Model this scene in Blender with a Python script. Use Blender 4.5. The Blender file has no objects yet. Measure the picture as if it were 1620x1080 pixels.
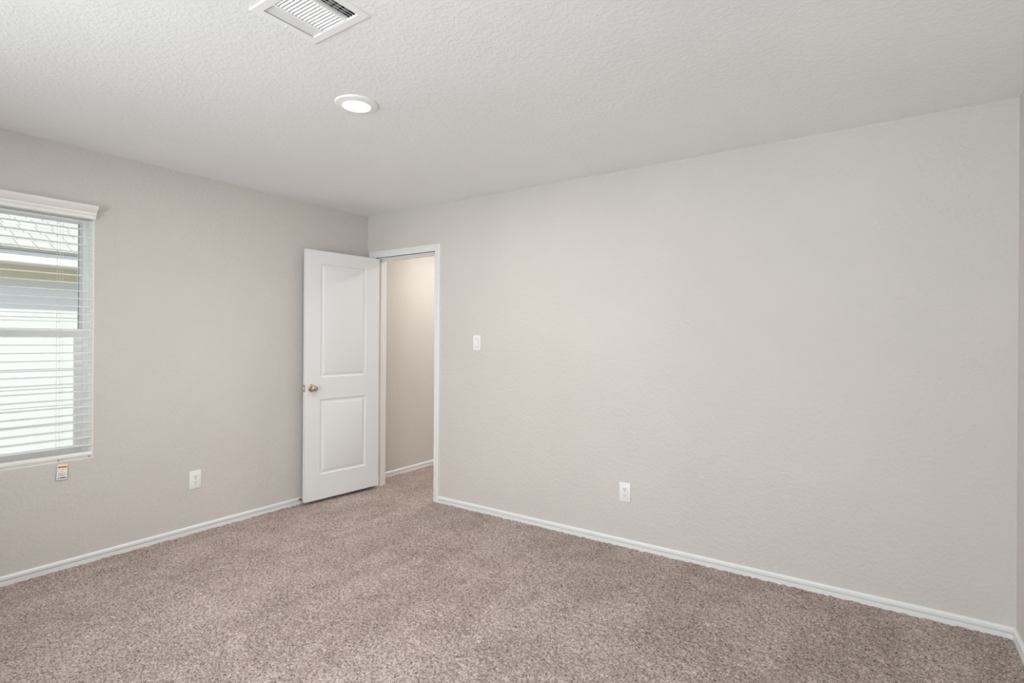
import bpy, bmesh, math, random
import numpy as np
from mathutils import Vector, Matrix

S = bpy.context.scene
C = S.collection
PI = math.pi
R = math.radians

# ------------------------------------------------------------------ camera
cam_d = bpy.data.cameras.new('camera')
cam = bpy.data.objects.new('camera', cam_d)
C.objects.link(cam)
cam_d.sensor_width = 36.0
cam_d.lens = 851.156 * 36.0 / 1620.0
cam_d.shift_y = -3.0 / 1620.0
cam_d.clip_start = 0.02
cam.matrix_world = (Matrix.Translation((3.8760, -3.2938, 1.3320))
                    @ Matrix.Rotation(0.6037, 4, 'Z') @ Matrix.Rotation(PI / 2, 4, 'X')
                    @ Matrix.Rotation(0.0066, 4, 'Z'))
S.camera = cam

# ------------------------------------------------------------------ sky, sun, added fill panels
W = bpy.data.worlds.new('sky')
S.world = W
W.use_nodes = True
wn, wl = W.node_tree.nodes, W.node_tree.links
wn.clear()
w_out = wn.new('ShaderNodeOutputWorld')
w_bg = wn.new('ShaderNodeBackground')
w_mix = wn.new('ShaderNodeMix'); w_mix.data_type = 'RGBA'
w_sky = wn.new('ShaderNodeTexSky')
w_sky.sky_type = 'HOSEK_WILKIE'
w_sky.turbidity = 4.0
w_sky.sun_direction = Vector((0.65, 0.35, 0.72)).normalized()
w_mix.inputs[0].default_value = 0.75            # thin bright overcast over the blue
w_mix.inputs[7].default_value = (0.80, 0.86, 0.92, 1)
wl.new(w_sky.outputs[0], w_mix.inputs[6])
wl.new(w_mix.outputs[2], w_bg.inputs[0])
w_bg.inputs[1].default_value = 1.50
wl.new(w_bg.outputs[0], w_out.inputs[0])


def lamp(name, kind, loc, rot, energy, color, **kw):
    d = bpy.data.lights.new(name, kind)
    d.energy = energy
    d.color = color
    for k, v in kw.items():
        setattr(d, k, v)
    o = bpy.data.objects.new(name, d)
    o.location = loc
    o.rotation_euler = rot
    C.objects.link(o)
    return o


sun = lamp('sun', 'SUN', (6, 3, 8), (0, 0, 0), 2.3, (1.0, 0.95, 0.87), angle=R(1.0))
sun.rotation_euler = Vector((0.68, 0.30, 0.73)).to_track_quat('Z', 'Y').to_euler()
# added fill panels outside the unseen left and rear windows, standing in for daylight
lamp('fill_panel_left', 'AREA', (-0.26, -3.66, 1.34), (0, -PI / 2, 0), 18.0, (0.95, 0.975, 1.0),
     shape='RECTANGLE', size=1.50, size_y=0.92)
lamp('fill_panel_rear', 'AREA', (2.60, -4.72, 1.42), (PI / 2, 0, 0), 88.0, (0.95, 0.975, 1.0),
     shape='RECTANGLE', size=2.00, size_y=1.44)
# added low fill panel aimed up through the rear window to brighten the ceiling
g = lamp('fill_panel_low', 'AREA', (2.60, -7.50, -0.30), (0, 0, 0), 38.0, (0.97, 0.985, 1.0),
         shape='RECTANGLE', size=2.4, size_y=1.5)
g.rotation_euler = Vector((0.0, -1.0, -0.55)).to_track_quat('Z', 'Y').to_euler()

S.view_settings.view_transform = 'Standard'
S.view_settings.look = 'None'
S.view_settings.exposure = 0.13
S.view_settings.gamma = 1.0
S.view_settings.use_curve_mapping = False
try:
    S.cycles.max_bounces = 14
    S.cycles.diffuse_bounces = 8
    S.cycles.transparent_max_bounces = 24
    S.cycles.sample_clamp_indirect = 8.0
except Exception:
    pass


# ------------------------------------------------------------------ materials
def mat(name, color, rough=0.6, metallic=0.0, spec=0.5):
    m = bpy.data.materials.new(name)
    m.use_nodes = True
    b = m.node_tree.nodes['Principled BSDF']
    b.inputs['Base Color'].default_value = (*color, 1)
    b.inputs['Roughness'].default_value = rough
    b.inputs['Metallic'].default_value = metallic
    b.inputs['Specular IOR Level'].default_value = spec
    return m


def nodes(m):
    return m.node_tree.nodes, m.node_tree.links, m.node_tree.nodes['Principled BSDF']


def add_noise(m, scale, detail=4.0, rough=0.55, dist=0.0):
    n, l, b = nodes(m)
    tc = n.new('ShaderNodeTexCoord')
    t = n.new('ShaderNodeTexNoise')
    t.inputs['Scale'].default_value = scale
    t.inputs['Detail'].default_value = detail
    t.inputs['Roughness'].default_value = rough
    t.inputs['Distortion'].default_value = dist
    l.new(tc.outputs['Object'], t.inputs['Vector'])
    return t


def ramp(m, fac, stops):
    n, l, b = nodes(m)
    r = n.new('ShaderNodeValToRGB')
    e = r.color_ramp.elements
    e[0].position, e[0].color = stops[0][0], (*stops[0][1], 1)
    e[1].position, e[1].color = stops[-1][0], (*stops[-1][1], 1)
    for p, c in stops[1:-1]:
        x = e.new(p)
        x.color = (*c, 1)
    l.new(fac, r.inputs[0])
    return r


def math_node(m, op, a, b_, clamp=False):
    n, l, b = nodes(m)
    x = n.new('ShaderNodeMath')
    x.operation = op
    x.use_clamp = clamp
    for i, v in enumerate((a, b_)):
        if isinstance(v, (int, float)):
            x.inputs[i].default_value = v
        else:
            l.new(v, x.inputs[i])
    return x.outputs[0]


def bump(m, height, strength=0.3, distance=0.002):
    n, l, b = nodes(m)
    x = n.new('ShaderNodeBump')
    x.inputs['Strength'].default_value = strength
    x.inputs['Distance'].default_value = distance
    l.new(height, x.inputs['Height'])
    l.new(x.outputs[0], b.inputs['Normal'])
    return x


def plaster(name, color, scale, strength, distance, lo=0.35, hi=0.7):
    m = mat(name, color, 0.75, spec=0.25)
    a = add_noise(m, scale, 3.0, 0.5, 0.6)
    c = add_noise(m, scale * 3.1, 2.0, 0.5)
    g = ramp(m, a.outputs[0], [(lo, (0, 0, 0)), (hi, (1, 1, 1))])
    h = math_node(m, 'ADD', g.outputs[0], math_node(m, 'MULTIPLY', c.outputs[0], 0.45))
    bump(m, h, strength, distance)
    big = add_noise(m, 1.3, 3.0)
    n, l, b = nodes(m)
    r = ramp(m, big.outputs[0], [(0.3, tuple(x * 0.975 for x in color)), (0.7, tuple(min(1, x * 1.02) for x in color))])
    l.new(r.outputs[0], b.inputs['Base Color'])
    return m


M = {}
M['wall'] = plaster('greige_wall_paint', (0.642, 0.613, 0.587), 48, 0.50, 0.003)
M['hall_wall'] = plaster('hall_wall_paint', (0.640, 0.608, 0.572), 62, 0.30, 0.0035)
M['ceiling'] = plaster('white_textured_ceiling', (0.868, 0.880, 0.890), 58, 0.24, 0.004, 0.42, 0.62)
M['trim'] = mat('white_trim_paint', (0.82, 0.825, 0.825), 0.38)
M['door'] = mat('white_door_paint', (0.80, 0.812, 0.82), 0.42)
_g = add_noise(M['door'], 40, 4.0)
_m = nodes(M['door'])[0].new('ShaderNodeMapping')
bump(M['door'], _g.outputs[0], 0.05, 0.001)
M['plate'] = mat('white_plastic_plate', (0.86, 0.86, 0.85), 0.30)
M['slot'] = mat('dark_slot', (0.035, 0.032, 0.03), 0.6)
M['nickel'] = mat('satin_nickel', (0.62, 0.52, 0.42), 0.26, 1.0)
M['steel'] = mat('steel_screw', (0.62, 0.62, 0.60), 0.35, 1.0)
M['brass'] = mat('brass', (0.75, 0.58, 0.32), 0.28, 1.0)
M['rubber'] = mat('black_rubber', (0.05, 0.048, 0.045), 0.7)
M['vent'] = mat('white_enamel', (0.90, 0.905, 0.91), 0.35)
M['duct'] = mat('dark_duct', (0.05, 0.055, 0.06), 0.6)
M['damper'] = mat('galvanised_damper', (0.36, 0.40, 0.42), 0.4, 0.4)
M['vinyl'] = mat('white_vinyl', (0.88, 0.90, 0.91), 0.35)
M['blind'] = mat('white_faux_wood_blind', (0.88, 0.87, 0.85), 0.40)
M['cord'] = mat('white_cord', (0.78, 0.77, 0.74), 0.8)
M['tag'] = mat('white_tag_card', (0.86, 0.86, 0.85), 0.5)
M['orange'] = mat('orange_print', (0.90, 0.33, 0.03), 0.5)
M['black_print'] = mat('black_print', (0.03, 0.025, 0.02), 0.5)
M['grey_print'] = mat('grey_print', (0.35, 0.35, 0.36), 0.5)
M['liner'] = mat('white_window_return', (0.90, 0.90, 0.88), 0.5)
M['gasket'] = mat('dark_gasket', (0.10, 0.11, 0.12), 0.6)
M['seal'] = mat('sill_white', (0.80, 0.80, 0.79), 0.45)

# lamp lens: the only glowing material indoors
m = mat('glowing_lens', (0.9, 0.88, 0.85), 0.4)
n_, l_, b_ = nodes(m)
b_.inputs['Emission Color'].default_value = (1.0, 0.93, 0.84, 1)
b_.inputs['Emission Strength'].default_value = 2.2
M['lens'] = m

# thin window glass
m = bpy.data.materials.new('window_glass')
m.use_nodes = True
n_, l_ = m.node_tree.nodes, m.node_tree.links
n_.clear()
o_ = n_.new('ShaderNodeOutputMaterial')
x_ = n_.new('ShaderNodeMixShader')
t_ = n_.new('ShaderNodeBsdfTransparent'); t_.inputs[0].default_value = (0.96, 0.98, 0.975, 1)
g_ = n_.new('ShaderNodeBsdfGlossy'); g_.inputs['Roughness'].default_value = 0.02
f_ = n_.new('ShaderNodeFresnel'); f_.inputs[0].default_value = 1.35
l_.new(f_.outputs[0], x_.inputs[0]); l_.new(t_.outputs[0], x_.inputs[1]); l_.new(g_.outputs[0], x_.inputs[2])
l_.new(x_.outputs[0], o_.inputs[0])
M['glass'] = m

# carpet: twisted pile in taupe and pale pink yarns; dark brown specks paint its self-shadow; lay of the pile in vacuumed patches
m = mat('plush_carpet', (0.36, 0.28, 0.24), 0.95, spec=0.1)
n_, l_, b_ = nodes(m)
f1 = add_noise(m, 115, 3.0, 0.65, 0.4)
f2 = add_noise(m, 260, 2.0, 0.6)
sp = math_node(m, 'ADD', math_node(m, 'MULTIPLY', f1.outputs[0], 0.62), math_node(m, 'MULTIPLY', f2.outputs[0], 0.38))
yarn_and_shade = ramp(m, sp, [(0.38, (0.105, 0.076, 0.064)), (0.45, (0.340, 0.276, 0.248)),
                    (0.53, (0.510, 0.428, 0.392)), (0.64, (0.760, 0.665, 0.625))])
p1 = add_noise(m, 1.9, 3.0, 0.55, 1.2)
p2 = add_noise(m, 6.5, 2.0, 0.5, 0.8)
p3 = add_noise(m, 1.0, 2.0, 0.5, 0.5)                   # strokes of the vacuum cleaner
mp = n_.new('ShaderNodeMapping')
mp.inputs['Rotation'].default_value = (0, 0, R(12))
mp.inputs['Scale'].default_value = (5.2, 1.1, 1)
l_.new(p3.inputs['Vector'].links[0].from_socket, mp.inputs['Vector'])
l_.new(mp.outputs[0], p3.inputs['Vector'])
pp = math_node(m, 'ADD', math_node(m, 'MULTIPLY', p1.outputs[0], 0.42), math_node(m, 'MULTIPLY', p2.outputs[0], 0.26))
pp = math_node(m, 'ADD', pp, math_node(m, 'MULTIPLY', p3.outputs[0], 0.32))
lay = ramp(m, pp, [(0.41, (0.87, 0.855, 0.84)), (0.50, (0.96, 0.95, 0.945)), (0.58, (1.08, 1.08, 1.08))])
mx = n_.new('ShaderNodeMix'); mx.data_type = 'RGBA'; mx.blend_type = 'MULTIPLY'
mx.inputs[0].default_value = 1.0
l_.new(yarn_and_shade.outputs[0], mx.inputs[6]); l_.new(lay.outputs[0], mx.inputs[7])
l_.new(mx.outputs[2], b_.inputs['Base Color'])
bump(m, sp, 1.0, 0.008)
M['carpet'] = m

# outside
M['siding'] = mat('white_lap_siding', (0.80, 0.805, 0.80), 0.7)
g_ = add_noise(M['siding'], 9, 4.0, 0.6, 2.0)
bump(M['siding'], g_.outputs[0], 0.25, 0.004)
M['frieze'] = mat('tan_frieze_board', (0.66, 0.59, 0.42), 0.7)
M['frieze_trim'] = mat('pale_grey_trim', (0.66, 0.665, 0.63), 0.6)
M['fascia'] = mat('white_fascia', (0.84, 0.84, 0.83), 0.5)
M['drip'] = mat('grey_drip_edge', (0.40, 0.44, 0.47), 0.4)
M['concrete'] = mat('pale_concrete', (0.62, 0.61, 0.59), 0.85)
m = mat('pale_shingles', (0.55, 0.54, 0.51), 0.85)
n_, l_, b_ = nodes(m)
tc = n_.new('ShaderNodeTexCoord')
br = n_.new('ShaderNodeTexBrick')
br.inputs['Color1'].default_value = (0.58, 0.565, 0.54, 1)
br.inputs['Color2'].default_value = (0.64, 0.625, 0.60, 1)
br.inputs['Mortar'].default_value = (0.30, 0.275, 0.245, 1)
br.inputs['Scale'].default_value = 1.0
br.inputs['Mortar Size'].default_value = 0.0045
br.inputs['Brick Width'].default_value = 0.135
br.inputs['Row Height'].default_value = 0.26
br.offset = 0.22
l_.new(tc.outputs['UV'], br.inputs['Vector'])
l_.new(br.outputs['Color'], b_.inputs['Base Color'])
bump(m, br.outputs['Fac'], 0.4, -0.006)
M['shingle'] = m


# ------------------------------------------------------------------ mesh helpers
def T(loc=(0, 0, 0), rz=0.0):
    return Matrix.Translation(loc) @ Matrix.Rotation(rz, 4, 'Z')


def box(bm, lo, hi, bev=0.0, mi=0, mtx=None):
    x0, y0, z0 = lo
    x1, y1, z1 = hi
    vs = [bm.verts.new(p) for p in ((x0, y0, z0), (x1, y0, z0), (x1, y1, z0), (x0, y1, z0),
                                    (x0, y0, z1), (x1, y0, z1), (x1, y1, z1), (x0, y1, z1))]
    fs = [bm.faces.new([vs[i] for i in f]) for f in
          ((0, 3, 2, 1), (4, 5, 6, 7), (0, 1, 5, 4), (1, 2, 6, 5), (2, 3, 7, 6), (3, 0, 4, 7))]
    for f in fs:
        f.material_index = mi
    out = vs
    if bev > 0:
        es = list({e for f in fs for e in f.edges})
        r = bmesh.ops.bevel(bm, geom=es, offset=bev, segments=2, affect='EDGES', profile=0.5)
        out = list({v for f in r['faces'] for v in f.verts} | {v for v in vs if v.is_valid})
    if mtx is not None:
        bmesh.ops.transform(bm, matrix=mtx, verts=out)
    return out


def prism(bm, prof, axis, a0, a1):
    """Extrude a closed outline along an axis. prof: list of (p, q); axis 'x': (y, z); 'y': (x, z); 'z': (x, y)."""
    def pt(p, q, a):
        return {'x': (a, p, q), 'y': (p, a, q), 'z': (p, q, a)}[axis]
    A = [bm.verts.new(pt(p, q, a0)) for p, q in prof]
    B = [bm.verts.new(pt(p, q, a1)) for p, q in prof]
    n = len(prof)
    for i in range(n):
        bm.faces.new((A[i], A[(i + 1) % n], B[(i + 1) % n], B[i]))
    bm.faces.new(A[::-1])
    bm.faces.new(B)
    return A + B


def lathe(bm, prof, seg=40, mtx=None, cap0=True, cap1=True):
    """prof: list of (r, z) turned about Z."""
    rings = []
    for r, z in prof:
        if r < 1e-6:
            rings.append([bm.verts.new((0, 0, z))])
        else:
            rings.append([bm.verts.new((r * math.cos(2 * PI * i / seg), r * math.sin(2 * PI * i / seg), z)) for i in range(seg)])
    for a, b in zip(rings[:-1], rings[1:]):
        for i in range(seg):
            j = (i + 1) % seg
            if len(a) == 1 and len(b) == 1:
                continue
            if len(a) == 1:
                bm.faces.new((a[0], b[j], b[i]))
            elif len(b) == 1:
                bm.faces.new((a[i], a[j], b[0]))
            else:
                bm.faces.new((a[i], a[j], b[j], b[i]))
    if cap0 and len(rings[0]) > 1:
        bm.faces.new(rings[0][::-1])
    if cap1 and len(rings[-1]) > 1:
        bm.faces.new(rings[-1])
    vs = [v for r in rings for v in r]
    if mtx is not None:
        bmesh.ops.transform(bm, matrix=mtx, verts=vs)
    return vs


def tube(bm, pts, r, seg=8):
    rings = []
    n = len(pts)
    for i, p in enumerate(pts):
        p = Vector(p)
        d = (Vector(pts[min(i + 1, n - 1)]) - Vector(pts[max(i - 1, 0)])).normalized()
        u = d.orthogonal().normalized() if i == 0 else (u - d * u.dot(d)).normalized()
        v = d.cross(u)
        rings.append([bm.verts.new(p + (u * math.cos(2 * PI * k / seg) + v * math.sin(2 * PI * k / seg)) * r) for k in range(seg)])
    for a, b in zip(rings[:-1], rings[1:]):
        for k in range(seg):
            bm.faces.new((a[k], a[(k + 1) % seg], b[(k + 1) % seg], b[k]))
    bm.faces.new(rings[0][::-1])
    bm.faces.new(rings[-1])


def obj(name, bm, mats, parent=None, smooth=None, loc=None, rot=None):
    bmesh.ops.recalc_face_normals(bm, faces=bm.faces[:])
    me = bpy.data.meshes.new(name)
    bm.to_mesh(me)
    bm.free()
    for x in (mats if isinstance(mats, (list, tuple)) else [mats]):
        me.materials.append(x)
    if smooth is not None:
        me.shade_smooth()
        me.set_sharp_from_angle(angle=R(smooth))
    o = bpy.data.objects.new(name, me)
    C.objects.link(o)
    if parent is not None:
        o.parent = parent
    if loc is not None:
        o.location = loc
    if rot is not None:
        o.rotation_euler = rot
    return o


def tag(o, label, cat, group=None, kind=None):
    o['label'] = label
    o['category'] = cat
    if group:
        o['group'] = group
    if kind:
        o['kind'] = kind
    return o


def thing(name, label, cat, loc=(0, 0, 0), rz=0.0, group=None, kind=None):
    o = bpy.data.objects.new(name, None)
    C.objects.link(o)
    o.location = loc
    o.rotation_euler = (0, 0, rz)
    o.empty_display_size = 0.05
    return tag(o, label, cat, group, kind)


def B():
    return bmesh.new()


# ------------------------------------------------------------------ room sizes (metres)
H = 2.44                       # ceiling
XR = 4.378                     # right wall
YR = -4.45                     # rear wall, behind the camera
TW = 0.115                     # wall thickness of partitions
TO = 0.16                      # thickness of the outside wall
OPX0, OPX1, OPZ = 0.120, 0.832, 2.052          # door opening in the back wall
WZ0, WZ1 = 0.612, 2.060                        # window opening heights
W1 = (-2.982, -2.068)                          # first window of the left wall (y)
W2 = (-4.120, -3.206)                          # second window of the left wall, unseen, added for light (y)
W3 = (1.30, 3.90)                              # window of the rear wall, unseen, added for light (x)

# ------------------------------------------------------------------ walls, ceiling, floor
bm = B()
ys = [YR - TO, W2[0], W2[1], W1[0], W1[1], TW]
for i in range(5):
    if i in (1, 3):
        box(bm, (-TO, ys[i], -0.1), (0, ys[i + 1], WZ0))
        box(bm, (-TO, ys[i], WZ1), (0, ys[i + 1], H + 0.1))
    else:
        box(bm, (-TO, ys[i], -0.1), (0, ys[i + 1], H + 0.1))
tag(obj('wall_left', bm, M['wall']), 'greige textured wall with the window and blind', 'wall', kind='structure')

bm = B()
box(bm, (0, 0, -0.1), (OPX0, TW, H + 0.1))
box(bm, (OPX0, 0, OPZ), (OPX1, TW, H + 0.1))
box(bm, (OPX1, 0, -0.1), (XR + TW, TW, H + 0.1))
tag(obj('wall_back', bm, M['wall']), 'long greige textured wall with the doorway and light switch', 'wall', kind='structure')

bm = B()
box(bm, (XR, YR - TO, -0.1), (XR + TW, 0, H + 0.1))
tag(obj('wall_right', bm, M['wall']), 'narrow sliver of greige wall meeting the long wall', 'wall', kind='structure')

bm = B()
xs = [0, W3[0], W3[1], XR]
box(bm, (xs[0], YR - TO, -0.1), (xs[1], YR, H + 0.1))
box(bm, (xs[2], YR - TO, -0.1), (xs[3], YR, H + 0.1))
box(bm, (xs[1], YR - TO, -0.1), (xs[2], YR, WZ0 + 0.06))
box(bm, (xs[1], YR - TO, WZ1 + 0.06), (xs[2], YR, H + 0.1))
tag(obj('wall_rear', bm, M['wall']), 'greige wall with an added wide window behind the viewer', 'wall', kind='structure')

# hall beyond the doorway
HX0, HX1, HY1 = -0.064, 1.55, 3.00
bm = B()
box(bm, (HX0 - 0.1, TW, -0.1), (HX0, HY1, H + 0.1))
box(bm, (HX0 - 0.1, HY1, -0.1), (HX1 + 0.1, HY1 + 0.1, H + 0.1))
box(bm, (HX1, TW, -0.1), (HX1 + 0.1, HY1, H + 0.1))
tag(obj('wall_hall', bm, M['hall_wall']), 'warm lit greige hall wall seen through the doorway', 'wall', kind='structure')

# ceiling with the cut-out for the air duct
VX0, VX1, VY0, VY1 = 2.112, 2.424, -2.309, -2.055
hx0, hx1, hy0, hy1 = VX0 + 0.026, VX1 - 0.026, VY0 + 0.026, VY1 - 0.026
bm = B()
ex0, ex1, ey0, ey1 = -TO, XR + TW, YR - TO, HY1 + 0.1
box(bm, (ex0, ey0, H), (hx0, ey1, H + 0.1))
box(bm, (hx1, ey0, H), (ex1, ey1, H + 0.1))
box(bm, (hx0, ey0, H), (hx1, hy0, H + 0.1))
box(bm, (hx0, hy1, H), (hx1, ey1, H + 0.1))
tag(obj('ceiling', bm, M['ceiling']), 'white knockdown textured ceiling', 'ceiling', kind='structure')


# carpet: a fine grid with tufts as real relief
def tuft_field(ny, nx, rng):
    def smooth(a, k):
        for _ in range(k):
            a = (a + np.roll(a, 1, 0) + np.roll(a, -1, 0)) / 3
            a = (a + np.roll(a, 1, 1) + np.roll(a, -1, 1)) / 3
        return (a - a.mean()) / a.std()
    return (0.62 * smooth(rng.standard_normal((ny, nx)), 1)
            + 0.40 * smooth(rng.standard_normal((ny, nx)), 3)
            + 0.12 * smooth(rng.standard_normal((ny, nx)), 10))


step = 0.0055
fx0, fx1, fy0, fy1 = HX0 - 0.02, XR + 0.02, -3.6, HY1 - 0.8
nx = int((fx1 - fx0) / step) + 1
ny = int((fy1 - fy0) / step) + 1
rng = np.random.default_rng(7)
hgt = np.clip(tuft_field(ny, nx, rng), -2.4, 1.9) * 0.0026 - 0.003
gx, gy = np.meshgrid(fx0 + step * np.arange(nx), fy0 + step * np.arange(ny))
gx = gx + rng.uniform(-0.0016, 0.0016, gx.shape)
gy = gy + rng.uniform(-0.0016, 0.0016, gy.shape)
co = np.stack([gx, gy, hgt], -1).reshape(-1, 3).astype(np.float32)
idx = np.arange(ny * nx).reshape(ny, nx)
quads = np.stack([idx[:-1, :-1], idx[:-1, 1:], idx[1:, 1:], idx[1:, :-1]], -1).reshape(-1, 4)
# the strips around it, out of sight, stay coarse
ex = np.array([[fx0, YR - 0.02, 0], [fx1, YR - 0.02, 0], [fx1, fy0, 0], [fx0, fy0, 0],
               [fx0, fy0 + step * (ny - 1), 0], [HX1 + .1, fy0 + step * (ny - 1), 0], [HX1 + .1, HY1, 0], [fx0, HY1, 0]], np.float32)
ex[:, 2] = -0.003
base = len(co)
co = np.concatenate([co, ex])
quads = np.concatenate([quads, np.array([[0, 1, 2, 3], [4, 5, 6, 7]]) + base]).astype(np.int32)
me = bpy.data.meshes.new('floor')
me.vertices.add(len(co))
me.vertices.foreach_set('co', co.ravel())
me.loops.add(quads.size)
me.loops.foreach_set('vertex_index', quads.ravel())
me.polygons.add(len(quads))
me.polygons.foreach_set('loop_start', np.arange(0, quads.size, 4, dtype=np.int32))
me.update(calc_edges=True)
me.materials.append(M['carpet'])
me.shade_smooth()
floor = bpy.data.objects.new('floor', me)
C.objects.link(floor)
tag(floor, 'beige brown plush carpet with vacuumed patches', 'floor', kind='structure')


# ------------------------------------------------------------------ baseboards
def base_prof(sx):
    """outline (distance from the wall, height)."""
    return [(0, -0.01), (0.0145 * sx, -0.01), (0.0145 * sx, 0.0195), (0.0015 * sx, 0.0205), (0.0015 * sx, 0.0265),
            (0.0125 * sx, 0.0268), (0.0130 * sx, 0.0290), (0.0130 * sx, 0.0395), (0.0105 * sx, 0.0435), (0.0060 * sx, 0.0472), (0, 0.0480)]


bm = B()
prism(bm, base_prof(1), 'y', YR, 0.0)
tag(obj('baseboard_left', bm, M['trim']), 'white grooved baseboard under the window wall', 'baseboard', kind='structure')
bm = B()
prism(bm, base_prof(-1), 'x', OPX1 + 0.056, XR)
tag(obj('baseboard_back', bm, M['trim']), 'white grooved baseboard along the long wall', 'baseboard', kind='structure')
bm = B()
prism(bm, [(XR - p, q) for p, q in base_prof(1)], 'y', YR, 0.0)
tag(obj('baseboard_right', bm, M['trim']), 'short white baseboard end on the narrow wall sliver', 'baseboard', kind='structure')
bm = B()
prism(bm, [(HX0 + p, q) for p, q in base_prof(1)], 'y', TW + 0.0, HY1)
tag(obj('baseboard_hall', bm, M['trim']), 'white baseboard of the hall seen through the doorway', 'baseboard', kind='structure')

# ------------------------------------------------------------------ door frame: jambs, stops and casing
bm = B()
j = 0.018
box(bm, (OPX0 - 0.005, 0.0, -0.01), (OPX0 + 0.004, TW, OPZ))                    # hinge jamb
box(bm, (OPX1 - 0.003, 0.0, -0.01), (OPX1 + 0.005, TW, OPZ))                    # strike jamb
box(bm, (OPX0 - 0.005, 0.0, OPZ - 0.006), (OPX1 + 0.005, TW, OPZ + 0.005))      # head jamb
box(bm, (OPX0 + 0.004, 0.040, -0.01), (OPX0 + 0.015, 0.080, OPZ - 0.006), 0.002)    # stops
box(bm, (OPX1 - 0.012, 0.040, -0.01), (OPX1 - 0.003, 0.080, OPZ - 0.006), 0.002)
box(bm, (OPX0 + 0.004, 0.040, OPZ - 0.018), (OPX1 - 0.003, 0.080, OPZ - 0.006), 0.002)
tag(obj('trim_1', bm, M['trim']), 'white door jamb lining the doorway', 'door frame', kind='structure')

CAS = [(0.000, 0.000), (0.000, 0.0100), (0.003, 0.0120), (0.014, 0.0120), (0.0150, 0.0085), (0.0185, 0.0085), (0.0200, 0.0145), (0.035, 0.0155),
       (0.0360, 0.0120), (0.0395, 0.0120), (0.0415, 0.0185), (0.050, 0.0190), (0.0555, 0.0150), (0.0565, 0.0000)]
LEFT_SCALE = (OPX0 - 0.006 - 0.035) / 0.0565
bm = B()
sect = []
for k in range(4):
    ring = []
    for u, d in CAS:
        ul = u * LEFT_SCALE
        if k == 0:
            p = (OPX0 - 0.006 - ul, -d, -0.008)
        elif k == 1:
            p = (OPX0 - 0.006 - ul, -d, OPZ + 0.006 + u)
        elif k == 2:
            p = (OPX1 + 0.003 + u, -d, OPZ + 0.006 + u)
        else:
            p = (OPX1 + 0.003 + u, -d, -0.008)
        ring.append(bm.verts.new(p))
    sect.append(ring)
for a, b2 in zip(sect[:-1], sect[1:]):
    n = len(a)
    for i in range(n):
        bm.faces.new((a[i], a[(i + 1) % n], b2[(i + 1) % n], b2[i]))
bm.faces.new(sect[0]); bm.faces.new(sect[-1])
tag(obj('trim_2', bm, M['trim'], smooth=25), 'white moulded casing around the doorway', 'door casing', kind='structure')

# ------------------------------------------------------------------ the door leaf
da = R(5.0)
door = thing('door_1', 'white two-panel door standing open against the window wall', 'door',
             (0.171, -0.012, 0), math.atan2(-math.cos(da), -math.sin(da)), kind='structure')
LW, LZ0, LZ1, LT = 0.702, 0.026, 2.042, 0.035
PX0, PX1 = 0.136, 0.574
PZ = [(0.226, 0.837), (1.015, 1.937)]


def panel_face(bm, y, s):
    """One face of the leaf at depth y with two moulded panels; s = +1 front, -1 rear."""
    us = [0, PX0, PX1, LW]
    vs_ = [LZ0, PZ[0][0], PZ[0][1], PZ[1][0], PZ[1][1], LZ1]
    g = [[bm.verts.new((u, y, v)) for v in vs_] for u in us]
    for i in range(3):
        for k in range(5):
            if i == 1 and k in (1, 3):
                ring = [g[1][k], g[2][k], g[2][k + 1], g[1][k + 1]]
                a0, a1, b0, b1 = PX0, PX1, vs_[k], vs_[k + 1]
                for ins, dep in ((0.003, 0.0045), (0.011, 0.0085), (0.020, 0.0085), (0.036, 0.0020), (0.040, 0.0008)):
                    nr = [bm.verts.new(p) for p in ((a0 + ins, y - s * dep, b0 + ins), (a1 - ins, y - s * dep, b0 + ins),
                                                    (a1 - ins, y - s * dep, b1 - ins), (a0 + ins, y - s * dep, b1 - ins))]
                    for q in range(4):
                        bm.faces.new((ring[q], ring[(q + 1) % 4], nr[(q + 1) % 4], nr[q]))
                    ring = nr
                bm.faces.new(ring)
            else:
                bm.faces.new((g[i][k], g[i + 1][k], g[i + 1][k + 1], g[i][k + 1]))
    edge = [g[i][0] for i in range(4)] + [g[3][k] for k in range(1, 6)] + [g[i][5] for i in (2, 1, 0)] + [g[0][k] for k in (4, 3, 2, 1)]
    return edge


bm = B()
e1 = panel_face(bm, 0.0, 1)
e2 = panel_face(bm, -LT, -1)
for i in range(len(e1)):
    k = (i + 1) % len(e1)
    bm.faces.new((e1[i], e1[k], e2[k], e2[i]))
obj('door_leaf', bm, M['door'], door, smooth=20)

KX, KZ = 0.648, 0.933
for s, nm in ((1, 'knob'), (-1, 'knob')):
    mt = Matrix.Translation((KX, 0.0 if s > 0 else -LT, KZ)) @ Matrix.Rotation(-s * PI / 2, 4, 'X')
    bm = B()
    k = 1.0 if s > 0 else 0.78
    lathe(bm, [(0.0115, 0.006), (0.0115, 0.024 * k), (0.014, 0.027 * k), (0.021, 0.031 * k), (0.0255, 0.038 * k), (0.0265, 0.045 * k),
               (0.0250, 0.052 * k), (0.0200, 0.0575 * k), (0.012, 0.0605 * k), (0.0, 0.0612 * k)], 36, mt)
    kn = obj(nm, bm, M['nickel'], door, smooth=40)
    kn['label'] = 'satin nickel round door knob'
    bm = B()
    lathe(bm, [(0.0325, 0.0), (0.0325, 0.003), (0.0300, 0.0065), (0.022, 0.009), (0.0125, 0.010)], 40, mt)
    obj('rose', bm, M['nickel'], kn, smooth=40)
bm = B()
box(bm, (LW - 0.001, -0.030, KZ - 0.029), (LW + 0.0016, -0.005, KZ + 0.029), 0.0007)
lp = obj('latch_plate', bm, M['nickel'], door)
bm = B()
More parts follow.
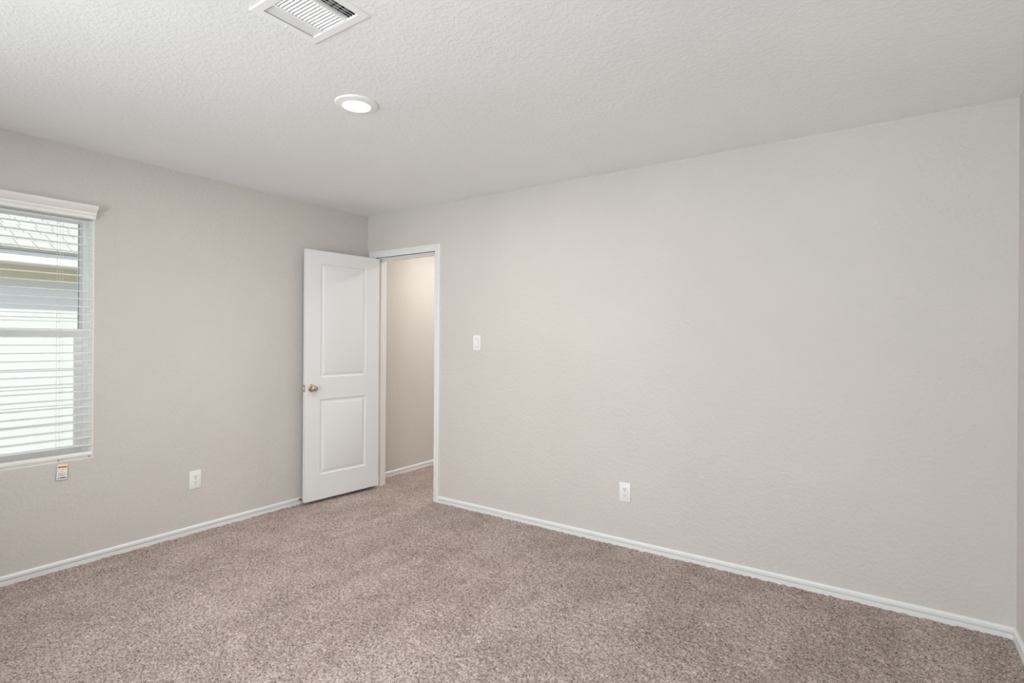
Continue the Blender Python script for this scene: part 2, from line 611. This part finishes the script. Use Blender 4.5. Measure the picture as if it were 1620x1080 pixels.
prism(bm, [(LW + 0.001, -0.024), (LW + 0.001, -0.011), (LW + 0.010, -0.022), (LW + 0.010, -0.024)], 'z', KZ - 0.009, KZ + 0.009)
obj('latch_bolt', bm, M['brass'], lp)
for z in (0.25, 1.03, 1.82):
    bm = B()
    tube(bm, [(-0.004, -LT - 0.006, z - 0.045), (-0.004, -LT - 0.006, z + 0.045)], 0.006, 12)
    box(bm, (-0.0015, -LT, z - 0.044), (0.0, -0.004, z + 0.044))
    obj('hinge', bm, M['nickel'], door)

# door stop screwed to the baseboard behind the open door
stop = thing('door_stop', 'small brass door stop screwed to the baseboard behind the door', 'door stop', (0.013, -0.690, 0.034))
mt = Matrix.Rotation(PI / 2, 4, 'Y')
bm = B(); lathe(bm, [(0.011, 0.0), (0.011, 0.003), (0.006, 0.006)], 24, mt)
obj('base_plate', bm, M['brass'], stop, smooth=40)
bm = B()
pts = [(0.004 + 0.030 * t / 90.0, 0.0046 * math.cos(2 * PI * t / 10), 0.0046 * math.sin(2 * PI * t / 10)) for t in range(91)]
tube(bm, pts, 0.0011, 6)
tube(bm, [(0.003, 0, 0), (0.034, 0, 0)], 0.0032, 10)
obj('spring', bm, M['brass'], stop, smooth=40)
bm = B(); lathe(bm, [(0.0062, 0.033), (0.0078, 0.035), (0.0078, 0.043), (0.006, 0.0455), (0.0, 0.046)], 24, mt)
obj('bumper', bm, M['rubber'], stop, smooth=40)

# ------------------------------------------------------------------ switch and sockets (built in x-z, facing -y)
sw = thing('light_switch', 'white rocker light switch on the wall beside the doorway', 'light switch', (1.276, 0.0, 1.3055))
bm = B(); box(bm, (-0.036, -0.006, -0.059), (0.036, 0.0, 0.059), 0.003)
obj('cover_plate', bm, M['plate'], sw, smooth=40)
bm = B()
fr = [(-0.0178, -0.0345), (0.0178, -0.0345), (0.0178, 0.0345), (-0.0178, 0.0345)]
box(bm, (-0.0178, -0.0066, -0.0345), (0.0178, -0.0050, 0.0345))
obj('rocker_recess', bm, M['grey_print'], sw)
bm = B()
prism(bm, [(-0.005, -0.0325), (-0.0078, -0.0325), (-0.0090, -0.004), (-0.0090, 0.004), (-0.0125, 0.0325), (-0.005, 0.0325)], 'x', -0.0160, 0.0160)
obj('rocker', bm, M['plate'], sw)
for z in (-0.0485, 0.0485):
    bm = B(); lathe(bm, [(0.0032, 0.0), (0.0032, 0.0008), (0.0, 0.0012)], 16, Matrix.Translation((0, -0.006, z)) @ Matrix.Rotation(PI / 2, 4, 'X'))
    obj('screw', bm, M['plate'], sw)


def make_outlet(label, loc, rz):
    t = thing('wall_outlet', label, 'outlet', loc, rz, 'duplex wall outlets')
    bm = B(); box(bm, (-0.0385, -0.006, -0.0615), (0.0385, 0.0, 0.0615), 0.003)
    obj('cover_plate', bm, M['plate'], t, smooth=40)
    for z in (0.0195, -0.0195):
        bm = B()
        prof = []
        for i in range(40):
            a = 2 * PI * i / 40
            prof.append((0.0172 * math.cos(a), max(-0.0135, min(0.0135, 0.0172 * math.sin(a)))))
        prism(bm, [(p, z + q) for p, q in prof], 'y', -0.0084, -0.005)
        rc = obj('receptacle', bm, M['plate'], t)
        for x, hh in ((-0.0063, 0.0040), (0.0063, 0.0048)):
            bm = B(); box(bm, (x - 0.0012, -0.0087, z + 0.0035 - hh), (x + 0.0012, -0.0080, z + 0.0035 + hh))
            obj('slot', bm, M['slot'], rc)
        bm = B(); lathe(bm, [(0.0027, 0.0), (0.0027, 0.0008)], 16, Matrix.Translation((0, -0.0080, z - 0.0072)) @ Matrix.Rotation(PI / 2, 4, 'X'))
        obj('ground_hole', bm, M['slot'], rc)
    bm = B(); lathe(bm, [(0.003, 0.0), (0.003, 0.0008), (0.0, 0.0014)], 16, Matrix.Translation((0, -0.006, 0)) @ Matrix.Rotation(PI / 2, 4, 'X'))
    obj('screw', bm, M['steel'], t)
    return t


make_outlet('white duplex outlet on the long wall right of the light switch', (2.504, 0.0, 0.349), 0.0)
make_outlet('white duplex outlet low on the window wall left of the door', (0.0, -1.488, 0.3595), PI / 2)

# ------------------------------------------------------------------ ceiling air vent
vent = thing('ceiling_vent', 'white three-way louvered air vent on the ceiling', 'air vent', (0, 0, 0))
zf = H - 0.005
ix0, ix1, iy0, iy1 = VX0 + 0.036, VX1 - 0.030, VY0 + 0.030, VY1 - 0.030
bm = B()
outer = [(VX0, VY0), (VX1, VY0), (VX1, VY1), (VX0, VY1)]
inner = [(ix0, iy0), (ix1, iy0), (ix1, iy1), (ix0, iy1)]
mid = [(VX0 + 0.0015, VY0 + 0.0015), (VX1 - 0.0015, VY0 + 0.0015), (VX1 - 0.0015, VY1 - 0.0015), (VX0 + 0.0015, VY1 - 0.0015)]
rings = [[bm.verts.new((*p, H)) for p in outer], [bm.verts.new((*p, H - 0.0025)) for p in outer], [bm.verts.new((*p, zf)) for p in mid],
         [bm.verts.new((*p, zf)) for p in inner], [bm.verts.new((*p, H + 0.004)) for p in inner]]
for a, b2 in zip(rings[:-1], rings[1:]):
    for i in range(4):
        bm.faces.new((a[i], a[(i + 1) % 4], b2[(i + 1) % 4], b2[i]))
obj('frame', bm, M['vent'], vent)
D1, D2 = 2.206, 2.334                    # dividers between the three banks
for x in (D1, D2):
    bm = B(); box(bm, (x - 0.0035, iy0, zf), (x + 0.0035, iy1, H + 0.012), 0.0008)
    obj('divider', bm, M['vent'], vent)


def slat_strip(bm, axis, c, a0, a1, wid, ang, zc, th=0.0012):
    """A thin tilted blade along an axis; c = centre on the other axis."""
    dx, dz = 0.5 * wid * math.cos(ang), 0.5 * wid * math.sin(ang)
    nxn, nzn = -math.sin(ang) * th / 2, math.cos(ang) * th / 2
    prof = [(c - dx + nxn, zc - dz + nzn), (c + dx + nxn, zc + dz + nzn), (c + dx - nxn, zc + dz - nzn), (c - dx - nxn, zc - dz - nzn)]
    prism(bm, prof, axis, a0, a1)


n = 5
for i in range(n):                       # bank beside the first edge: blades lean over it, faces showing
    x = ix0 + 0.004 + (D1 - 0.006 - ix0 - 0.004) * (i + 0.5) / n
    bm = B(); slat_strip(bm, 'y', x, iy0, iy1, 0.0092, R(52), zf + 0.0060)
    obj('louver', bm, M['vent'], vent)
n = 15
for i in range(n):                       # middle bank
    y = iy0 + (iy1 - iy0) * (i + 0.5) / n
    bm = B(); slat_strip(bm, 'x', y, D1 + 0.0035, D2 - 0.0035, 0.0140, R(-52), zf + 0.0075)
    obj('louver', bm, M['vent'], vent)
n = 4
for i in range(n):                       # far bank: open towards the viewer
    x = D2 + 0.006 + (ix1 - D2 - 0.006) * (i + 0.5) / n
    bm = B(); slat_strip(bm, 'y', x, iy0, iy1, 0.0130, R(-38), zf + 0.0065)
    obj('louver', bm, M['vent'], vent)
n = 7
for i in range(n):                       # damper blades up in the duct
    y = iy0 + (iy1 - iy0) * (i + 0.5) / n
    bm = B(); box(bm, (ix0, y - 0.009, H + 0.022), (ix1, y + 0.009, H + 0.024))
    obj('damper_blade', bm, M['damper'], vent)
bm = B()
box(bm, (hx0, hy0, H + 0.090), (hx1, hy1, H + 0.094))
e = 0.0015
box(bm, (hx0, hy0, H + 0.003), (hx0 + e, hy1, H + 0.09)); box(bm, (hx1 - e, hy0, H + 0.003), (hx1, hy1, H + 0.09))
box(bm, (hx0, hy0, H + 0.003), (hx1, hy0 + e, H + 0.09)); box(bm, (hx0, hy1 - e, H + 0.003), (hx1, hy1, H + 0.09))
obj('duct', bm, M['duct'], vent)
for x in (VX0 + 0.017, VX1 - 0.014):
    bm = B(); lathe(bm, [(0.0045, 0.0), (0.0045, -0.0012), (0.002, -0.0028), (0.0, -0.003)], 16, Matrix.Translation((x, 0.5 * (VY0 + VY1), zf)))
    obj('screw', bm, M['vent'], vent, smooth=40)


# ------------------------------------------------------------------ recessed ceiling lamps
def disc_light(label, x, y, watts, color):
    t = thing('recessed_light', label, 'ceiling light', (x, y, H), 0.0, 'recessed ceiling lights')
    bm = B()
    lathe(bm, [(0.0985, 0.0), (0.0985, -0.004), (0.094, -0.0075), (0.085, -0.0085), (0.0715, -0.0125), (0.0655, -0.0135), (0.064, -0.010)], 64,
          cap0=False, cap1=False)
    obj('trim_ring', bm, M['vent'], t, smooth=30)
    bm = B()
    lathe(bm, [(0.0650, -0.0115), (0.050, -0.0128), (0.025, -0.0134), (0.0, -0.0136)], 48, cap0=False)
    obj('lens', bm, M['lens'], t, smooth=60)
    lo = lamp('lamp_glow', 'AREA', (0, 0, -0.0150), (0, 0, 0), watts, color, shape='DISK', size=0.120)
    lo.parent = t
    return t


disc_light('round white recessed light glowing in the ceiling', 1.822, -1.622, 19.5, (1.0, 0.955, 0.905))
disc_light('hall ceiling light beyond the doorway', 0.62, 0.90, 11.0, (1.0, 0.965, 0.92))
disc_light('second hall ceiling light added out of view to brighten the hall', 0.75, 2.20, 15.0, (1.0, 0.965, 0.92))  # unseen extra lamp, added to lift the lower hall wall


# ------------------------------------------------------------------ windows
def single_hung(name, label, w, zt0, zt1):
    """Vinyl single-hung window in the left wall; w = (y0, y1)."""
    y0, y1 = w
    t = thing(name, label, 'window', (0, 0, 0), kind='structure')
    zm = 1.353
    xf, xb = -0.080, -0.155
    bm = B()
    f = 0.030
    box(bm, (xb, y0, zt0), (xf, y0 + f, zt1), 0.002); box(bm, (xb, y1 - f, zt0), (xf, y1, zt1), 0.002)
    box(bm, (xb, y0 + f, zt1 - f), (xf, y1 - f, zt1), 0.002); box(bm, (xb, y0 + f, zt0), (xf, y1 - f, zt0 + f), 0.002)
    obj('window_frame', bm, M['vinyl'], t)
    bm = B()
    e_ = 0.003
    box(bm, (xf, y0, zt0), (-0.0005, y0 + e_, zt1)); box(bm, (xf, y1 - e_, zt0), (-0.0005, y1, zt1))
    box(bm, (xf, y0 + e_, zt1 - e_), (-0.0005, y1 - e_, zt1)); box(bm, (xf, y0 + e_, zt0), (-0.0005, y1 - e_, zt0 + e_))
    obj('jamb_liner', bm, M['liner'], t)
    # upper sash sits further out, the lower one nearer the room
    bm = B()
    a0, a1 = y0 + f, y1 - f
    for lo, hi in (((a0, zm - 0.01), (a0 + 0.010, zt1 - f)), ((a1 - 0.010, zm - 0.01), (a1, zt1 - f)),
                   ((a0 + 0.010, zt1 - f - 0.020), (a1 - 0.010, zt1 - f)), ((a0 + 0.010, zm - 0.01), (a1 - 0.010, zm + 0.026))):
        box(bm, (-0.140, lo[0], lo[1]), (-0.118, hi[0], hi[1]), 0.0015)
    up = obj('upper_sash', bm, M['vinyl'], t)
    bm = B()
    box(bm, (-0.1165, a0 + 0.010, zm + 0.026), (-0.1150, a0 + 0.012, zt1 - f - 0.02)); box(bm, (-0.1165, a1 - 0.0125, zm + 0.026), (-0.1150, a1 - 0.0100, zt1 - f - 0.02))
    obj('gasket', bm, M['gasket'], up)
    bm = B(); box(bm, (-0.131, a0 + 0.004, zm), (-0.128, a1 - 0.004, zt1 - f - 0.004))
    obj('glass_pane', bm, M['glass'], up)
    bm = B()
    s = 0.036
    for lo, hi in (((a0, zt0 + f), (a0 + s, zm - 0.026)), ((a1 - s, zt0 + f), (a1, zm - 0.026)),
                   ((a0 + s, zt0 + f), (a1 - s, zt0 + f + 0.040)), ((a0 - 0.012, zm - 0.026), (a1 + 0.012, zm + 0.020))):
        wide = hi[0] - lo[0] > 0.9 * (a1 - a0) and lo[1] > 1.0
        box(bm, (-0.112, lo[0], lo[1]), (-0.078 if wide else -0.086, hi[0], hi[1]), 0.002)
    lo_ = obj('lower_sash', bm, M['vinyl'], t)
    bm = B(); box(bm, (-0.101, a0 + s - 0.006, zt0 + f + 0.034), (-0.098, a1 - s + 0.006, zm - 0.020))
    obj('glass_pane', bm, M['glass'], lo_)
    bm = B(); box(bm, (-0.092, 0.5 * (y0 + y1) - 0.03, zm + 0.020), (-0.080, 0.5 * (y0 + y1) + 0.03, zm + 0.030), 0.002)
    obj('sash_lock', bm, M['vinyl'], lo_)
    return t


single_hung('window_1', 'white vinyl single-hung window behind the blind', W1, WZ0, WZ1)
single_hung('added_window_2', 'second single-hung window added to the same wall, out of view', W2, WZ0, WZ1)
t = thing('added_window_3', 'wide rear window added behind the viewer for its light', 'window', (0, 0, 0), kind='structure')
bm = B()
z0, z1 = WZ0 + 0.06, WZ1 + 0.06
for x0, x1, a, b2 in ((W3[0], W3[0] + 0.035, z0, z1), (W3[1] - 0.035, W3[1], z0, z1), (W3[0], W3[1], z0, z0 + 0.035), (W3[0], W3[1], z1 - 0.035, z1),
                      (0.5 * (W3[0] + W3[1]) - 0.02, 0.5 * (W3[0] + W3[1]) + 0.02, z0, z1)):
    box(bm, (x0, YR - 0.150, a), (x1, YR - 0.085, b2), 0.002)
fr3 = obj('window_frame', bm, M['vinyl'], t)
bm = B(); box(bm, (W3[0] + 0.02, YR - 0.122, z0 + 0.02), (W3[1] - 0.02, YR - 0.118, z1 - 0.02))
obj('glass_pane', bm, M['glass'], t)

# ------------------------------------------------------------------ blind in the first window
blind = thing('window_blind', 'white wooden slat blind lowered over the window', 'blind', (0, 0, 0))
by0, by1 = W1[0] + 0.006, W1[1] - 0.005
xc = -0.0300
bm = B()
# moulded valance fixed across the top of the opening
vp = [(0.004, 2.027), (0.022, 2.027), (0.026, 2.031), (0.0265, 2.037), (0.0235, 2.0405), (0.0245, 2.047), (0.0300, 2.050),
      (0.0330, 2.053), (0.0335, 2.060), (0.0325, 2.063), (0.0420, 2.068), (0.0520, 2.075), (0.0620, 2.085), (0.0680, 2.093), (0.0690, 2.099), (0.0640, 2.103), (0.004, 2.103)]
prism(bm, vp, 'y', W1[0] - 0.001, W1[1] - 0.001)
va = obj('valance', bm, M['blind'], blind, smooth=35)
bm = B(); box(bm, (-0.056, by0, 2.034), (-0.004, by1, 2.058), 0.001)
obj('headrail', bm, M['blind'], blind)
slat = None
for k in range(30):
    z = 2.0122 - 0.0456 * k
    if slat is None:
        bm = B()
        prof = []
        for i in range(9):
            u = -0.025 + 0.05 * i / 8
            prof.append((u, 0.0018 * (1 - (u / 0.025) ** 2) + 0.0017))
        for i in range(8, -1, -1):
            u = -0.025 + 0.05 * i / 8
            prof.append((u, 0.0018 * (1 - (u / 0.025) ** 2) - 0.0017))
        prism(bm, prof, 'y', by0, by1)
        slat = obj('slat', bm, M['blind'], blind, smooth=30, loc=(xc, 0, z), rot=(0, R(1.5), 0))
    else:
        c = slat.copy()
        C.objects.link(c)
        c.parent = blind
        c.location = (xc, 0, z)
for yc in (by1 - 0.155, 0.5 * (by0 + by1), by0 + 0.155):
    bm = B()
    for x in (xc - 0.0268, xc + 0.0268):
        tube(bm, [(x, yc, 0.645), (x, yc, 2.03)], 0.0009, 6)
    for k in range(30):
        tube(bm, [(xc - 0.0268, yc, 2.0082 - 0.0456 * k), (xc + 0.0268, yc, 2.0082 - 0.0456 * k)], 0.0006, 5)
    obj('ladder_cord', bm, M['cord'], blind)
    bm = B(); tube(bm, [(xc + 0.0285, yc + 0.012, 0.645), (xc + 0.0285, yc + 0.012, 2.03)], 0.0008, 6)
    obj('lift_cord', bm, M['cord'], blind)
bm = B()
rp = [(-0.054, 0.640), (-0.051, 0.648), (-0.004, 0.651), (0.000, 0.647), (0.001, 0.634), (0.000, 0.631), (-0.006, 0.629), (-0.022, 0.6135), (-0.050, 0.6135), (-0.054, 0.620)]
prism(bm, rp, 'y', by0, by1)
rail = obj('bottom_rail', bm, M['blind'], blind)
for yc in (by1 - 0.012, by1 - 0.155, 0.5 * (by0 + by1), by0 + 0.155):
    bm = B(); lathe(bm, [(0.005, 0.0), (0.005, 0.0015), (0.0025, 0.0025), (0.0, 0.0025)], 16,
                    Matrix.Translation((-0.013, yc, 0.622)) @ Matrix.Rotation(R(135), 4, 'Y'))
    obj('plug_button', bm, M['grey_print'], rail, smooth=40)


# ------------------------------------------------------------------ warning tag hanging from the blind
def text_mesh(body, size, ext, name, material, parent, mtx):
    cu = bpy.data.curves.new(name, 'FONT')
    cu.body = body
    cu.size = size
    cu.extrude = ext
    cu.align_x = 'LEFT'
    tmp = bpy.data.objects.new(name + '_source', cu)
    C.objects.link(tmp)
    dg = bpy.context.evaluated_depsgraph_get()
    me = bpy.data.meshes.new_from_object(tmp.evaluated_get(dg))
    bpy.data.objects.remove(tmp, do_unlink=True)
    bpy.data.curves.remove(cu)
    me.transform(mtx)
    me.materials.clear()
    me.materials.append(material)
    o = bpy.data.objects.new(name, me)
    C.objects.link(o)
    o.parent = parent
    return o


tg = thing('warning_tag', 'small white paper tag with orange band hanging below the blind', 'tag', (0.006, -2.214, 0.600), PI / 2)
tg.rotation_euler = (R(-3), R(4), PI / 2)
bm = B(); box(bm, (-0.0235, -0.0006, -0.086), (0.0235, 0.0, 0.0), 0.0002)
obj('card', bm, M['tag'], tg)
bm = B(); tube(bm, [(0, 0, -0.004), (0, 0.002, 0.006), (0, 0.006, 0.020)], 0.0008, 6)
obj('string', bm, M['cord'], tg)
bm = B(); box(bm, (-0.0200, -0.0010, -0.0205), (0.0215, -0.0005, -0.0105))
band = obj('orange_band', bm, M['orange'], tg)
bm = B(); prism(bm, [(-0.0185, -0.0195), (-0.0105, -0.0195), (-0.0145, -0.0118)], 'y', -0.0014, -0.0009)
obj('triangle', bm, M['black_print'], band)
text_mesh('WARNING', 0.0072, 0.0002, 'lettering', M['black_print'], band, Matrix.Translation((-0.0090, -0.0012, -0.0182)) @ Matrix.Rotation(PI / 2, 4, 'X') @ Matrix.Diagonal((0.82, 1, 1, 1)))
bm = B()
tube(bm, [(-0.006, -0.001, -0.040), (0.004, -0.001, -0.028), (0.007, -0.001, -0.026)], 0.0007, 6)
tube(bm, [(-0.003, -0.001, -0.041), (0.005, -0.001, -0.031)], 0.0006, 6)
obj('drawing', bm, M['grey_print'], tg)
bm = B()
for k in range(5):
    box(bm, (-0.018, -0.0009, -0.0500 - 0.0042 * k), (0.017 - 0.003 * (k % 2), -0.0005, -0.0486 - 0.0042 * k))
obj('fine_print', bm, M['grey_print'], tg)
bm = B(); prism(bm, [(-0.0190, -0.0800), (-0.0110, -0.0800), (-0.0150, -0.0722)], 'y', -0.0014, -0.0005)
obj('triangle', bm, M['black_print'], tg)
bm = B(); box(bm, (-0.0085, -0.0010, -0.0795), (0.0190, -0.0005, -0.0725))
obj('dark_band', bm, mat('brown_print', (0.22, 0.14, 0.05), 0.5), tg)

# ------------------------------------------------------------------ outside: the neighbouring house and the side yard
bm = B(); box(bm, (-14.0, -14.0, -0.62), (-TO, 14.0, -0.52))
tag(obj('ground', bm, M['concrete']), 'pale paved side yard outside the window', 'ground', kind='structure')

hs = thing('neighbor_house', 'pale neighboring house with shingled roof seen through the blind', 'house', (-3.1, 0, -0.52))
xw, xe = 0.0, 0.40                      # wall face and eave, measured from the house's own base point
zo = 0.52
ya, yb = -9.0, 6.0
bm = B()
z = 0.0
top = 1.888 + zo
ex_ = 0.180
zz = top
while zz > 0:                           # lapped boards, counted down from the frieze
    lo = max(0.0, zz - ex_)
    prism(bm, [(-3.2, lo), (xw + 0.008, lo), (xw + 0.0, zz), (-3.2, zz)], 'y', ya + 0.3, yb - 0.3)
    zz -= ex_
obj('siding', bm, M['siding'], hs)
bm = B(); box(bm, (-3.0, ya + 0.3, 1.888 + zo), (xw + 0.020, yb - 0.3, 2.034 + zo))
obj('frieze_board', bm, M['frieze'], hs)
bm = B(); box(bm, (-0.1, ya + 0.3, 1.812 + zo), (xw + 0.024, yb - 0.3, 1.888 + zo), 0.003)
obj('frieze_moulding', bm, M['frieze_trim'], hs)
bm = B(); box(bm, (-0.2, ya, 2.030 + zo), (xe - 0.02, yb, 2.042 + zo))
obj('soffit', bm, M['fascia'], hs)
bm = B(); box(bm, (xe - 0.02, ya, 2.022 + zo), (xe, yb, 2.125 + zo), 0.002)
obj('fascia', bm, M['fascia'], hs)
bm = B(); box(bm, (xe - 0.02, ya, 2.100 + zo), (xe + 0.012, yb, 2.140 + zo), 0.002)
obj('drip_edge', bm, M['drip'], hs)


def roof(name, y0, y1, run, mslope=0.45):
    """Gable roof slab with UVs in metres down the slope."""
    bm = B()
    x0, z0 = xe + 0.02, 2.128 + zo
    prof = [(x0, z0), (x0, z0 + 0.024), (x0 - run, z0 + 0.024 + mslope * run), (x0 - 2 * run, z0 + 0.024), (x0 - 2 * run, z0), (x0 - run, z0 + mslope * run)]
    prism(bm, prof, 'y', y0, y1)
    uv = bm.loops.layers.uv.new('UVMap')
    for f in bm.faces:
        for lp_ in f.loops:
            c = lp_.vert.co
            lp_[uv].uv = (c.y, (x0 - c.x) * math.sqrt(1 + mslope ** 2))
    return obj(name, bm, M['shingle'], hs)


roof('roof', ya, -1.145, 3.4)
roof('roof', -1.145, yb, 0.965)
